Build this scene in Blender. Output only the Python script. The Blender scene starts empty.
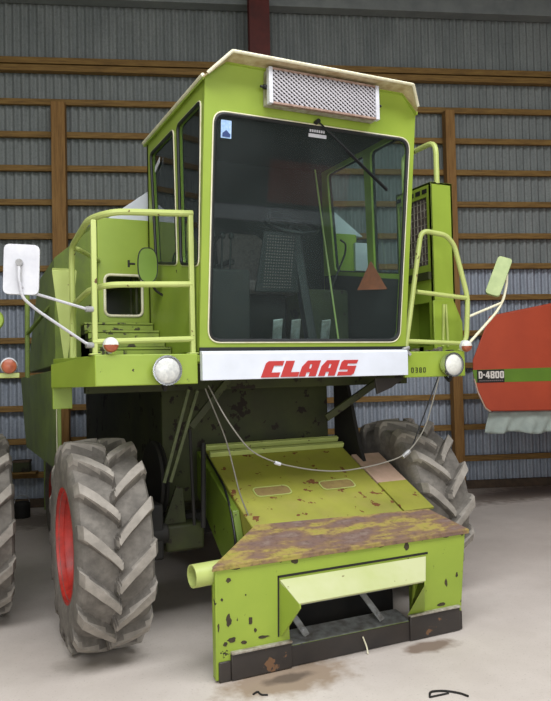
import bpy, bmesh, math, random
from mathutils import Vector, Matrix
random.seed(7)
S = bpy.context.scene
COL = S.collection
PI = math.pi

# ------------------------------------------------------------------ colours / materials
def lin(r, g, b):
    f = lambda c: (c/255/12.92) if c/255 <= .04045 else ((c/255+.055)/1.055)**2.4
    return (f(r), f(g), f(b), 1)

class NT:
    def __init__(s, name):
        m = bpy.data.materials.new(name); m.use_nodes = True
        s.m = m; s.t = m.node_tree; s.n = s.t.nodes; s.l = s.t.links
        s.b = s.n['Principled BSDF']; s.out = s.n['Material Output']
        s.tc = s.n.new('ShaderNodeTexCoord')
    def noise(s, scale, detail=3, rough=.55, vec=None, stretch=None):
        n = s.n.new('ShaderNodeTexNoise'); n.inputs['Scale'].default_value = scale
        n.inputs['Detail'].default_value = detail; n.inputs['Roughness'].default_value = rough
        v = s.tc.outputs['Object']
        if stretch:
            mp = s.n.new('ShaderNodeMapping'); mp.inputs['Scale'].default_value = stretch
            s.l.new(v, mp.inputs['Vector']); v = mp.outputs[0]
        s.l.new(v, n.inputs['Vector']); return n.outputs['Fac']
    def ramp(s, fac, stops, const=False):
        r = s.n.new('ShaderNodeValToRGB'); e = r.color_ramp.elements
        if const: r.color_ramp.interpolation = 'CONSTANT'
        e[0].position, e[0].color = stops[0]; e[1].position, e[1].color = stops[-1]
        for p, c in stops[1:-1]:
            x = e.new(p); x.color = c
        s.l.new(fac, r.inputs['Fac']); return r.outputs['Color']
    def mix(s, fac, a, b, mode='MIX'):
        n = s.n.new('ShaderNodeMix'); n.data_type = 'RGBA'; n.blend_type = mode
        for k, v in ((0, fac), (6, a), (7, b)):
            if hasattr(v, 'is_output'): s.l.new(v, n.inputs[k])
            elif k == 0: n.inputs[0].default_value = v
            else: n.inputs[k].default_value = v
        return n.outputs[2]
    def math(s, op, a, b=0., clamp=False):
        n = s.n.new('ShaderNodeMath'); n.operation = op; n.use_clamp = clamp
        for k, v in ((0, a), (1, b)):
            if hasattr(v, 'is_output'): s.l.new(v, n.inputs[k])
            else: n.inputs[k].default_value = v
        return n.outputs[0]
    def set(s, col=None, rough=None, metal=None, spec=None, bump=None, bstr=.3, bdist=.01):
        for key, v in (('Base Color', col), ('Roughness', rough), ('Metallic', metal), ('Specular IOR Level', spec)):
            if v is None: continue
            if hasattr(v, 'is_output'): s.l.new(v, s.b.inputs[key])
            else: s.b.inputs[key].default_value = v
        if bump is not None:
            b = s.n.new('ShaderNodeBump'); b.inputs['Strength'].default_value = bstr; b.inputs['Distance'].default_value = bdist
            s.l.new(bump, b.inputs['Height']); s.l.new(b.outputs[0], s.b.inputs['Normal'])
        return s.m

BW0, BW1 = (0, 0, 0, 1), (1, 1, 1, 1)
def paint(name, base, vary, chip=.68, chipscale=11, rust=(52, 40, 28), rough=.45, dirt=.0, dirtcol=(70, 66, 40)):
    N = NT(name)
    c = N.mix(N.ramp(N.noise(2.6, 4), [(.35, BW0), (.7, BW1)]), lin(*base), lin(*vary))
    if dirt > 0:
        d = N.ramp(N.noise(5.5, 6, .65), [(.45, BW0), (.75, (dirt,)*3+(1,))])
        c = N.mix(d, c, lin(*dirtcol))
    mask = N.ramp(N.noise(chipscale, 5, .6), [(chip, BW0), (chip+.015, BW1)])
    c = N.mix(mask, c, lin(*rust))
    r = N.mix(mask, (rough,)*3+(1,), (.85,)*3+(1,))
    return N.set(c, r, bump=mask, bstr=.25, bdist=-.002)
def plain(name, c, rough=.5, metal=0., vary=None, scale=6, bump=0):
    N = NT(name); col = lin(*c); n = N.noise(scale, 5, .6)
    if vary: col = N.mix(N.ramp(n, [(.35, BW0), (.68, BW1)]), col, lin(*vary))
    return N.set(col, rough, metal, bump=n if bump else None, bstr=bump)

M = {}
M['lime'] = paint('lime_paint', (144, 164, 60), (132, 154, 52), .71, 9, rough=.42)
M['lime_front'] = paint('lime_paint_chipped', (148, 168, 60), (136, 158, 54), .65, 9, rust=(50, 42, 30), rough=.45)
M['lime_pale'] = paint('lime_paint_faded', (182, 192, 116), (166, 178, 98), .66, 16, rust=(96, 72, 46), rough=.45)
M['lime_dusty'] = paint('lime_paint_dusty', (148, 148, 54), (126, 126, 46), .62, 10, rust=(104, 62, 30), rough=.6, dirt=.5, dirtcol=(150, 140, 70))
M['lime_worn_shade'] = paint('lime_paint_grime_shade', (60, 65, 27), (40, 45, 20), .60, 8, rust=(34, 26, 18), rough=.7, dirt=.7, dirtcol=(48, 44, 28))  # grime and chips, with the base darkened for the shade under the cab
M['green_dark'] = paint('side_sheet_green', (128, 146, 70), (108, 124, 64), .70, 7, rust=(60, 54, 40), rough=.5, dirt=.5, dirtcol=(84, 88, 76))
M['black_worn'] = paint('black_paint_worn', (40, 37, 36), (60, 53, 48), .62, 7, rust=(112, 82, 58), rough=.5)
M['steel'] = plain('worn_steel', (172, 174, 176), .45, .15, (118, 114, 110), 14)
M['edge'] = plain('bare_edge_metal', (176, 172, 160), .5, .1, (120, 108, 90), 20)
M['dark'] = plain('dark_iron', (20, 19, 18), .75, 0, (30, 26, 21), 8)
M['rubber'] = plain('rubber_seal', (22, 24, 24), .55)
M['cream'] = plain('cream_trim', (226, 222, 196), .5, 0, (206, 198, 166), 12)
M['visor'] = plain('cream_underside', (200, 186, 150), .6, 0, (166, 142, 104), 14)
M['white'] = plain('white_enamel', (204, 204, 208), .4, 0, (186, 186, 192), 10)
M['plate'] = plain('name_plate_white', (214, 218, 228), .4, 0, (204, 208, 216), 4)
M['letter_red'] = plain('letter_red', (178, 52, 50), .5)
M['rim'] = plain('rim_red', (196, 54, 44), .45, 0, (140, 40, 34), 9)
M['hub'] = plain('hub_dark_red', (92, 28, 24), .6, 0, (60, 26, 22), 10)
M['amber'] = plain('amber_lens', (168, 88, 58), .35, 0, (140, 72, 50), 30)
M['chrome'] = plain('lamp_chrome', (206, 208, 210), .15, .9)
M['lens'] = plain('lamp_glass', (214, 214, 208), .12, 0, (180, 182, 180), 40)
M['lens_pale'] = plain('lamp_glass_dusty', (226, 226, 218), .4, 0, (206, 206, 198), 40)
M['seat'] = plain('seat_cloth', (120, 106, 104), .9, 0, (96, 84, 84), 60)
M['black'] = plain('black_plastic', (20, 20, 21), .5)
M['headliner'] = plain('headliner_black', (26, 28, 26), .9)
M['floor_mat'] = plain('cab_floor_mat', (36, 34, 32), .9)
M['triangle'] = plain('warning_triangle_orange', (176, 96, 62), .5, 0, (150, 80, 54), 30)
M['sticker'] = plain('sticker_blue', (170, 196, 226), .5, 0, (130, 164, 206), 60)
M['ext'] = plain('galvanised_white_sheet', (206, 210, 214), .5, .1, (190, 194, 200), 5)
M['pink'] = plain('faded_primer_panel', (196, 164, 146), .6, 0, (178, 150, 128), 9)
M['hood_paint'] = paint('lime_paint_bleached', (188, 191, 146), (172, 180, 116), .69, 14, rust=(110, 96, 60), rough=.4)
M['rod_green'] = plain('rod_green', (84, 92, 52), .6, 0, (66, 72, 42), 20)
M['vent_rail_brown'] = plain('vent_rail_brown', (158, 132, 118), .6, 0, (120, 92, 78), 30)
M['mirror_back'] = plain('mirror_back_green', (160, 174, 116), .5, 0, (140, 156, 100), 10)
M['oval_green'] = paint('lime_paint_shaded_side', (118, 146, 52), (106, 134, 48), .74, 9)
M['step_paint'] = paint('lime_paint_trodden', (142, 160, 66), (120, 134, 60), .56, 12, rust=(64, 62, 44), rough=.7, dirt=.7, dirtcol=(92, 94, 66))
M['cheek_green'] = paint('lime_paint_shadow', (96, 116, 34), (80, 98, 30), .66, 9)  # shadow on the feeder cheek put into a darker lime
M['mesh_grey'] = plain('expanded_metal_grey', (176, 172, 176), .5, .1)
M['chip_brown'] = plain('bare_rusted_chip', (70, 60, 38), .85, 0, (50, 44, 34), 40)
M['cover_brown'] = plain('brown_worn_cover', (150, 130, 78), .7, 0, (128, 106, 66), 14)
M['stripe_blue'] = plain('sticker_ink', (40, 60, 110), .5)
M['cable'] = plain('grey_cable', (120, 116, 106), .6)
M['badge'] = plain('badge_black', (22, 20, 18), .5)
M['badge_text'] = plain('badge_letter', (216, 208, 200), .5)
M['orange'] = plain('orange_red_paint', (178, 70, 40), .5, 0, (164, 62, 36), 2)
M['stripe'] = plain('stripe_green', (98, 132, 34), .5, 0, (88, 120, 32), 3)
M['tarp'] = plain('grey_tarp', (166, 176, 168), .8, 0, (146, 156, 150), 7)
M['steel_red'] = plain('red_oxide_steel', (96, 40, 34), .7, 0, (76, 34, 30), 5)
M['grey_beam'] = plain('grey_beam', (138, 142, 140), .6, 0, (122, 126, 126), 4)
M['soil'] = plain('dusty_litter', (120, 112, 100), .9, 0, (84, 78, 70), 30)

# rusty top sheet of the header frame
N = NT('rusted_sheet')
c = N.ramp(N.noise(5, 5, .6, stretch=(.8, 2.2, 1)), [(.30, lin(150, 148, 60)), (.42, lin(158, 140, 74)), (.50, lin(130, 104, 78)), (.60, lin(116, 92, 84)), (.72, lin(134, 116, 104))])
c = N.mix(N.ramp(N.noise(34, 4), [(.5, BW0), (.72, (.5, .5, .5, 1))]), c, lin(70, 50, 36))
M['rust_top'] = N.set(c, .75)

# tyre rubber: dusty grey, groove shade put into its darker tone
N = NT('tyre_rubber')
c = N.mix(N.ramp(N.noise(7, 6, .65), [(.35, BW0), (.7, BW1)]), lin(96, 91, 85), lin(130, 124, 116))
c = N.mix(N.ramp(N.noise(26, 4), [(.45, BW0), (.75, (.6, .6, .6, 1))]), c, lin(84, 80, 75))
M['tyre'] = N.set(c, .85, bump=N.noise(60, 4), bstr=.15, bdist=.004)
M['tyre_lug'] = plain('tyre_lug_worn_lit', (152, 145, 136), .8, 0, (126, 120, 112), 12)  # worn lug tops, lightened further so the grooves look shaded

# glass: tinted see-through sheet with a mirror share that grows towards grazing angles
def glass(name, tint, refl=1.45, film=.03):
    N = NT(name); N.n.remove(N.b)
    t = N.n.new('ShaderNodeBsdfTransparent'); t.inputs[0].default_value = tint
    g = N.n.new('ShaderNodeBsdfGlossy'); g.inputs['Roughness'].default_value = .03; g.inputs[0].default_value = (.9, .95, 1, 1)
    dd = N.n.new('ShaderNodeBsdfDiffuse'); dd.inputs[0].default_value = (.62, .68, .70, 1)
    dm = N.n.new('ShaderNodeMixShader'); N.l.new(N.ramp(N.noise(2.2, 5, .6), [(.3, (film*.6,)*3+(1,)), (.7, (film*1.5,)*3+(1,))]), dm.inputs[0]); N.l.new(t.outputs[0], dm.inputs[1]); N.l.new(dd.outputs[0], dm.inputs[2])
    f = N.n.new('ShaderNodeFresnel'); f.inputs[0].default_value = refl
    ge = N.n.new('ShaderNodeNewGeometry'); fr = N.math('MULTIPLY', f.outputs[0], N.math('SUBTRACT', 1., ge.outputs['Backfacing']))
    x = N.n.new('ShaderNodeMixShader'); N.l.new(fr, x.inputs[0]); N.l.new(dm.outputs[0], x.inputs[1]); N.l.new(g.outputs[0], x.inputs[2])
    N.l.new(x.outputs[0], N.out.inputs[0]); return N.m
M['glass'] = glass('windscreen_glass', (.84, .92, .90, 1), 1.65, .012)
M['glass_side'] = glass('side_glass', (.82, .88, .88, 1), 1.55, .008)

# walls
def sheet(name, a, b, rough, metal, spec=.4):
    N = NT(name)
    c = N.mix(N.ramp(N.noise(1.6, 5, .6, stretch=(3, 3, .6)), [(.35, BW0), (.68, BW1)]), lin(*a), lin(*b))
    c = N.mix(N.ramp(N.noise(40, 3), [(.5, BW0), (.8, (.4, .4, .4, 1))]), c, lin(70, 72, 72))
    return N.set(c, rough, metal, spec)
M['sheet_up'] = sheet('fibre_cement_sheet', (142, 146, 144), (124, 129, 128), .8, 0)
M['sheet_low'] = sheet('corrugated_sheet_blue_lit', (170, 177, 188), (150, 158, 170), .5, .15)  # bluish light on the lower wall put into the sheet colour
M['wood'] = None
N = NT('purlin_timber')
c = N.ramp(N.noise(3, 6, .65, stretch=(1.2, 14, 14)), [(.3, lin(100, 74, 36)), (.5, lin(132, 100, 50)), (.7, lin(150, 118, 62))])
M['wood'] = N.set(c, .75)
N = NT('post_timber')
c = N.ramp(N.noise(3, 6, .65, stretch=(14, 14, 1.0)), [(.3, lin(116, 82, 40)), (.5, lin(142, 104, 54)), (.7, lin(156, 118, 66))])
M['wood_post'] = N.set(c, .75)
M['wood_dark'] = plain('base_board_timber', (92, 76, 60), .85, 0, (70, 58, 48), 9)

# floor: pale trowelled concrete with blotches, scuffs and three oil stains
N = NT('concrete_floor')
c = N.mix(N.ramp(N.noise(.9, 7, .62), [(.32, BW0), (.7, BW1)]), lin(190, 180, 172), lin(210, 201, 193))
c = N.mix(N.ramp(N.noise(7, 6, .7), [(.5, BW0), (.78, (.45, .45, .45, 1))]), c, lin(186, 176, 166))
c = N.mix(N.ramp(N.noise(70, 3), [(.6, BW0), (.72, (.5, .5, .5, 1))]), c, lin(150, 140, 130))
def stain(c, x, y, rx, ry, col, amt):
    mp = N.n.new('ShaderNodeMapping'); mp.inputs['Location'].default_value = (-x/rx, -y/ry, 0); mp.inputs['Scale'].default_value = (1/rx, 1/ry, 0)
    N.l.new(N.tc.outputs['Object'], mp.inputs['Vector'])
    ln = N.n.new('ShaderNodeVectorMath'); ln.operation = 'LENGTH'; N.l.new(mp.outputs[0], ln.inputs[0])
    d = N.math('ADD', ln.outputs['Value'], N.math('MULTIPLY', N.math('SUBTRACT', N.noise(9, 4), .5), 1.1))
    f = N.ramp(d, [(.55, (amt,)*3+(1,)), (1., BW0)])
    return N.mix(f, c, lin(*col))
for a in ((1.83, 3.80, .52, .26, (150, 130, 110), .9), (1.84, 3.80, .2, .07, (96, 84, 74), .85), (2.86, 3.78, .24, .10, (122, 104, 90), .9),
          (0.9, 4.6, .35, .2, (150, 140, 130), .5), (8.5, 7.6, 3.6, .55, (112, 98, 86), .75), (2.4, 9.4, 4, .6, (110, 98, 88), .7)):
    c = stain(c, *a)
M['floor'] = N.set(c, .55, spec=.35, bump=N.noise(30, 5), bstr=.05)
N = NT('block_wall')
br = N.n.new('ShaderNodeTexBrick'); br.inputs['Scale'].default_value = 1.
br.inputs['Color1'].default_value = lin(92, 92, 86); br.inputs['Color2'].default_value = lin(72, 72, 68); br.inputs['Mortar'].default_value = lin(48, 48, 46)
br.inputs['Brick Width'].default_value = .4; br.inputs['Row Height'].default_value = .2; br.inputs['Mortar Size'].default_value = .012
mp = N.n.new('ShaderNodeMapping'); mp.inputs['Rotation'].default_value = (PI/2, 0, 0); N.l.new(N.tc.outputs['Object'], mp.inputs['Vector']); N.l.new(mp.outputs[0], br.inputs['Vector'])
M['block'] = N.set(br.outputs['Color'], .9)
M['roof_sheet'] = plain('roof_sheet', (84, 84, 82), .8, 0, (72, 72, 70), 2)
M['brick_red'] = plain('brown_red_panel', (160, 84, 66), .7, 0, (140, 74, 60), 3)

# ------------------------------------------------------------------ geometry helpers
def V(*a): return Vector(a)
class MB:
    def __init__(s): s.bm = bmesh.new(); s.mi = 0
    def face(s, vs):
        try:
            f = s.bm.faces.new(vs); f.material_index = s.mi; return f
        except ValueError: return None
    def loft(s, rings, closed=True, cap=True, wrap=False):
        vr = [[s.bm.verts.new(p) for p in r] for r in rings]
        n = len(vr[0]); m = len(vr)
        for i in range(m if wrap else m-1):
            a, b = vr[i], vr[(i+1) % m]
            for j in range(n if closed else n-1):
                s.face((a[j], a[(j+1) % n], b[(j+1) % n], b[j]))
        if cap and not wrap and closed:
            s.face(vr[0][::-1]); s.face(vr[-1])
        return s
    def box(s, x0, x1, y0, y1, z0, z1):
        return s.loft([[V(x0,y0,z0),V(x1,y0,z0),V(x1,y1,z0),V(x0,y1,z0)],[V(x0,y0,z1),V(x1,y0,z1),V(x1,y1,z1),V(x0,y1,z1)]])
    def obox(s, a, b, w, t, up=(0,0,1)):
        """bar from a to b, w wide (sideways), t thick (along up)"""
        a, b, up = Vector(a), Vector(b), Vector(up); d = (b-a).normalized()
        sd = d.cross(up).normalized(); u = sd.cross(d)
        r = lambda p: [p-sd*w/2-u*t/2, p+sd*w/2-u*t/2, p+sd*w/2+u*t/2, p-sd*w/2+u*t/2]
        return s.loft([r(a), r(b)])
    def prism(s, pts, ext):
        e = Vector(ext); p = [Vector(q) for q in pts]
        return s.loft([p, [q+e for q in p]])
    def cyl(s, a, b, r0, r1=None, seg=20):
        a, b = Vector(a), Vector(b); r1 = r0 if r1 is None else r1
        d = (b-a).normalized(); x = d.orthogonal().normalized(); y = d.cross(x)
        R = lambda p, r: [p+(x*math.cos(2*PI*k/seg)+y*math.sin(2*PI*k/seg))*r for k in range(seg)]
        return s.loft([R(a, r0), R(b, r1)])
    def pipe(s, a, b, r, wall, seg=24):
        a, b = Vector(a), Vector(b); d = (b-a).normalized(); x = d.orthogonal().normalized(); y = d.cross(x)
        R = lambda p, q: [p+(x*math.cos(2*PI*k/seg)+y*math.sin(2*PI*k/seg))*q for k in range(seg)]
        return s.loft([R(a, r), R(b, r), R(b, r-wall), R(a, r-wall)], wrap=True)
    def lathe(s, o, axis, prof, seg=40, wrap=False):
        """prof: (along axis, radius)"""
        o, d = Vector(o), Vector(axis).normalized(); x = d.orthogonal().normalized(); y = d.cross(x)
        return s.loft([[o+d*h+(x*math.cos(2*PI*k/seg)+y*math.sin(2*PI*k/seg))*max(r, 1e-4) for k in range(seg)] for h, r in prof], wrap=wrap)
    def tube(s, pts, r, bend=.08, seg=10):
        P = [Vector(p) for p in pts]; path = [P[0]]
        for i in range(1, len(P)-1):
            a, b, c = P[i-1], P[i], P[i+1]
            L = min(bend, (a-b).length*.45, (c-b).length*.45)
            p0 = b+(a-b).normalized()*L; p1 = b+(c-b).normalized()*L
            for k in range(6):
                t = k/5; path.append(p0*(1-t)**2+b*2*t*(1-t)+p1*t*t)
        path.append(P[-1]); rings = []; x = None
        for i, p in enumerate(path):
            d = (path[min(i+1, len(path)-1)]-path[max(i-1, 0)]).normalized()
            if x is None: x = d.orthogonal().normalized()
            x = (x-d*x.dot(d)).normalized(); y = d.cross(x)
            rings.append([p+(x*math.cos(2*PI*k/seg)+y*math.sin(2*PI*k/seg))*r for k in range(seg)])
        return s.loft(rings)
    def panel(s, outer, holes, fn, depth):
        """flat sheet: 2-D outline with holes, mapped by fn(u,v)->3-D, given thickness along depth"""
        t = bmesh.new(); loops = []
        for lp in [outer]+list(holes):
            vs = [t.verts.new((p[0], p[1], 0)) for p in lp]
            for i in range(len(vs)): t.edges.new((vs[i], vs[(i+1) % len(vs)]))
            loops.append(lp)
        bmesh.ops.triangle_fill(t, use_beauty=True, use_dissolve=False, edges=t.edges[:])
        t.verts.index_update(); d = Vector(depth)
        A = [s.bm.verts.new(fn(v.co.x, v.co.y)) for v in t.verts]
        B = [s.bm.verts.new(Vector(fn(v.co.x, v.co.y))+d) for v in t.verts]
        for f in t.faces:
            i = [v.index for v in f.verts]
            s.face([A[k] for k in i]); s.face([B[k] for k in i][::-1])
        o = 0
        for lp in loops:
            n = len(lp)
            for k in range(n):
                a, b = o+k, o+(k+1) % n
                s.face((A[a], B[a], B[b], A[b]))
            o += n
        t.free(); return s
    def build(s, name, mats, parent=None, bevel=0., smooth=35, root=None, weld=False):
        if not isinstance(mats, (list, tuple)): mats = [mats]
        if weld: bmesh.ops.remove_doubles(s.bm, verts=s.bm.verts[:], dist=1e-5)
        bmesh.ops.recalc_face_normals(s.bm, faces=s.bm.faces[:])
        org = V(0, 0, 0)
        p = parent
        if root is not None: org = Vector(root)
        elif p is not None: org = Vector(p['_org'])
        for v in s.bm.verts: v.co -= org
        me = bpy.data.meshes.new(name); s.bm.to_mesh(me); s.bm.free()
        for m in mats: me.materials.append(M[m] if isinstance(m, str) else m)
        if smooth:
            me.shade_smooth(); me.set_sharp_from_angle(angle=math.radians(smooth))
        o = bpy.data.objects.new(name, me); COL.objects.link(o)
        o['_org'] = list(org)
        if p is not None: o.parent = p
        else: o.location = org
        if bevel:
            b = o.modifiers.new('bevel', 'BEVEL'); b.width = bevel; b.segments = 2; b.limit_method = 'ANGLE'; b.angle_limit = math.radians(40); b.use_clamp_overlap = True
        return o

def rrect(pts, r, n=5):
    """round the corners of a 2-D polygon"""
    out = []; m = len(pts)
    for i in range(m):
        a, b, c = Vector(pts[i-1]), Vector(pts[i]), Vector(pts[(i+1) % m])
        L = min(r, (a-b).length*.45, (c-b).length*.45)
        p0 = b+(a-b).normalized()*L; p1 = b+(c-b).normalized()*L
        for k in range(n+1):
            t = k/n; q = p0*(1-t)**2+b*2*t*(1-t)+p1*t*t
            out.append((q.x, q.y))
    return out
def inset(poly, d):
    c = Vector((sum(p[0] for p in poly)/len(poly), sum(p[1] for p in poly)/len(poly)))
    w = max(p[0] for p in poly)-min(p[0] for p in poly); h = max(p[1] for p in poly)-min(p[1] for p in poly)
    return [(c.x+(p[0]-c.x)*(1-2*d/w), c.y+(p[1]-c.y)*(1-2*d/h)) for p in poly]
def thing(name, label, cat, loc, rz=0, group=None):
    o = bpy.data.objects.new(name, None); COL.objects.link(o); o.location = loc; o.rotation_euler = (0, 0, rz)
    o.empty_display_size = .2; o['label'] = label; o['category'] = cat; o['_org'] = list(loc)
    if group: o['group'] = group
    return o
def tag(o, label, cat, group=None):
    o['label'] = label; o['category'] = cat
    if group: o['group'] = group
    return o
def struct(o): o['kind'] = 'structure'; return o
def local(o): o['_org'] = [0, 0, 0]; return o      # children given in the thing's own frame

# ------------------------------------------------------------------ the barn
WA = -math.atan(.340)                     # the back wall runs a little away to the right
WT = V(math.cos(WA), math.sin(WA), 0); WN = V(-math.sin(WA), math.cos(WA), 0)
W0 = WN*10.274                                      # foot of the perpendicular on the wall line
def wp(s, d, z): return W0+WT*s+WN*d+V(0, 0, z)
SL, SR = -8.0, 14.0
ROOF = 7.75
def corr(z0, z1, d, name, mat):
    m = MB(); seg = 8; pitch = .112; n = int((SR-SL)/pitch*seg)
    rows = []
    for k in range(n+1):
        s = SL+k*pitch/seg; off = d+.023*math.sin(2*PI*k/seg)
        rows.append([wp(s, off, z0), wp(s, off, z1)])
    m.loft(rows, closed=False); return struct(m.build(name, mat, smooth=60))
corr(-.02, 3.36, .0, 'wall_back', 'sheet_low')
corr(3.28, ROOF, -.006, 'wall_back_upper', 'sheet_up')
m = MB(); m.box(-8, 17, -9, 14, -.12, 0); struct(m.build('floor', 'floor'))
m = MB(); m.box(-8, 17, -4.2, 14, ROOF, ROOF+.12); struct(m.build('ceiling', 'roof_sheet'))
m = MB(); m.box(-7.4, -7.2, -4.2, 14, 0, ROOF); struct(m.build('wall_left', 'block'))
m = MB(); m.box(13.6, 13.8, -4.2, 9, 0, ROOF); struct(m.build('wall_right', 'block'))
m = MB(); m.panel([(-7.2, 0), (-5.2, 0), (-5.2, 5.4), (3.4, 5.4), (3.4, 0), (13.6, 0), (13.6, ROOF), (-7.2, ROOF)], [], lambda u, v: V(u, -4, v), (0, -.2, 0))
struct(m.build('wall_front', 'block'))
m = MB(); m.box(5.6, 7.3, -3.99, -3.9, 3.12, 3.9); struct(m.build('reflection_panel', 'brick_red', bevel=.01))  # unseen brown-red panel added to reflect in the windscreen
m = MB(); m.box(4.2, 7.1, -3.99, -3.88, 2.76, 3.02); struct(m.build('trim_1', 'ext', bevel=.01))  # pale band added on the unseen wall for the windscreen reflection

tn = [2]
def trim(m, mat, bevel=.006, root=None):
    o = m.build('trim_%d' % tn[0], mat, bevel=bevel, root=root); tn[0] += 1
    o.rotation_euler = (0, 0, WA)
    return struct(o)
def wbox(s0, s1, d0, d1, z0, z1):                   # a box in the wall's own frame
    m = MB(); m.box(s0, s1, d0, d1, z0, z1); return m
post_s = [-7.45, -1.80, 3.855, 9.5]
def wtrim(s0, s1, d0, d1, z0, z1, mat):
    m = wbox(s0, s1, d0, d1, z0, z1)
    o = m.build('trim_%d' % tn[0], mat, bevel=.006); tn[0] += 1
    o.location = W0; o.rotation_euler = (0, 0, WA); return struct(o)
for z in (.45, .915, 1.37, 1.835, 2.315, 2.85, 3.32, 3.775, 4.255, 4.737, 5.215, 5.68):
    wtrim(SL, SR, -.115, -.055, z-.042, z+.042, 'wood')
wtrim(SL, SR, -.16, -.055, 6.10, 6.19, 'wood'); wtrim(SL, SR, -.13, -.055, 6.22, 6.31, 'wood')
for s, w in zip(post_s, (.18, .19, .145, .18)):
    wtrim(s-w/2, s+w/2, -.27, -.117, 0, 5.63, 'wood_post')
wtrim(SL, SR, -.10, -.03, 0, .12, 'wood_dark')
wtrim(SL, SR, -.26, -.06, 7.10, ROOF, 'grey_beam')
m = MB(); m.box(1.0-.14, 1.0+.14, -.72, -.70, 0, ROOF); m.box(1.0-.14, 1.0+.14, -.45, -.43, 0, ROOF); m.box(1.0-.012, 1.0+.012, -.70, -.45, 0, ROOF)
o = m.build('trim_%d' % tn[0], 'steel_red', weld=False); tn[0] += 1; o.location = W0; o.rotation_euler = (0, 0, WA); struct(o)

# ------------------------------------------------------------------ tyres and wheels
def tyre_mesh(name, R=.69, lug=.074, half=.235, nl=15, bead=.37):
    me_bm = MB(); r0 = R-lug
    prof = [(-.86, bead-.02), (-.95, bead+.01), (-.99, .44), (-1.0, .50), (-.995, .55), (-.96, .583), (-.89, r0-.012)]
    prof = [(x*half, r) for x, r in prof]
    xs = [-.86+1.72*k/44 for k in range(45)]
    prof += [(x*half, r0-.012*x*x/.74) for x in xs]
    prof += [(-x, r) for x, r in prof[6::-1]]
    NS = 720; rings = []; HT = []
    pit = 2*PI/nl
    for i in range(NS):
        th = 2*PI*i/NS; ring = []
        for x, r in prof:
          best = None; te = th+.34*min(1.08, abs(x)/half)**.9     # the grid runs along the lugs
          for right in (False, True):
            ax = x if right else -x
            if ax < -.045: continue
            edge = 1.0
            if r < r0-.012-1e-6: edge = max(0., min(1., (r-.53)/(r0-.012-.53)))**.7
            aa = ax/half
            slope = .34*math.copysign(min(1.08, abs(aa))**.9, aa)
            ph = te-slope-(pit/2 if right else 0)
            dd = abs((ph+pit/2) % pit-pit/2)*R                     # distance from the lug's middle line
            wd = .033+.012*aa
            hgt = max(0., min(1., (wd+.012-dd)/.014))
            h_ = hgt*edge*max(0., min(1., (ax+.022)/.010))
            if best is None or h_ > best[0]: best = (h_, hgt, edge)
          h, hgt, edge = best
          if True:
            ox = 0.
            if edge < 1 and edge > 0: ox = math.copysign(.012*hgt*edge, x)
            rr = r+lug*h*(1 if edge == 1 else .75)
            HT.append(h)
            # th = 0 faces the front (-Y); going up with th
            ring.append(V(x+ox, -rr*math.cos(te), rr*math.sin(te)))
        rings.append(ring)
    me_bm.loft(rings, closed=False, wrap=True)
    me_bm.bm.verts.index_update()
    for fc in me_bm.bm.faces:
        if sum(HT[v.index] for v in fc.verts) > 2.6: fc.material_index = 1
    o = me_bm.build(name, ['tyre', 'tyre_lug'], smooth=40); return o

def make_wheel(parent, center, side, tyre_me, name='wheel', bead=.37, half=.235, org=None):
    """disc and rim as the wheel's mesh; tyre and wheel bolts beneath it"""
    cx, cy, cz = center; s = side                     # side -1: outer face looks to -X
    m = MB()
    h = half
    m.lathe((cx, cy, cz), (s, 0, 0), [(h*.95, bead+.008), (h*.95, bead-.010), (h*.90, bead-.012), (h*.74, bead-.035), (h*.70, bead-.034), (h*.40, bead-.07), (h*.34, bead-.066), (-.02, bead-.075), (-.03, .24), (.03, .17), (.03, .02), (.015, .02), (.01, .17), (-.05, .24), (-.045, bead-.05), (-h*.86, bead-.02), (-h*.86, bead+.008)], 56, wrap=True)
    w = m.build(name, 'rim', parent)
    m = MB(); m.lathe((cx, cy, cz), (s, 0, 0), [(.02, .13), (.06, .125), (.075, .07), (.11, .06), (.11, 0)], 28)
    m.build('hub', 'hub', w)
    for k in range(8):
        a = 2*PI*k/8
        p = V(cx, cy+.185*math.cos(a), cz+.185*math.sin(a)); m = MB(); m.cyl(p+V(s*.0, 0, 0), p+V(s*.05, 0, 0), .016, seg=6)
        m.build('wheel_bolt', 'hub', w)
    t = bpy.data.objects.new('tyre', tyre_me); COL.objects.link(t); t.parent = w
    t.location = V(*center)-Vector(w['_org'])
    return w
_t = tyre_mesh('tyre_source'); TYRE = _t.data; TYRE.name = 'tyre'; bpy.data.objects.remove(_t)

# ------------------------------------------------------------------ the green harvester
CXM = 2.275
H = thing('combine_harvester', 'lime green self-propelled harvester with large windscreen cab, centred in the barn', 'harvester', (CXM, 5.05, 0))
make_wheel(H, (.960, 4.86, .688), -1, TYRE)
make_wheel(H, (3.575, 5.05, .688), 1, TYRE)

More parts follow.
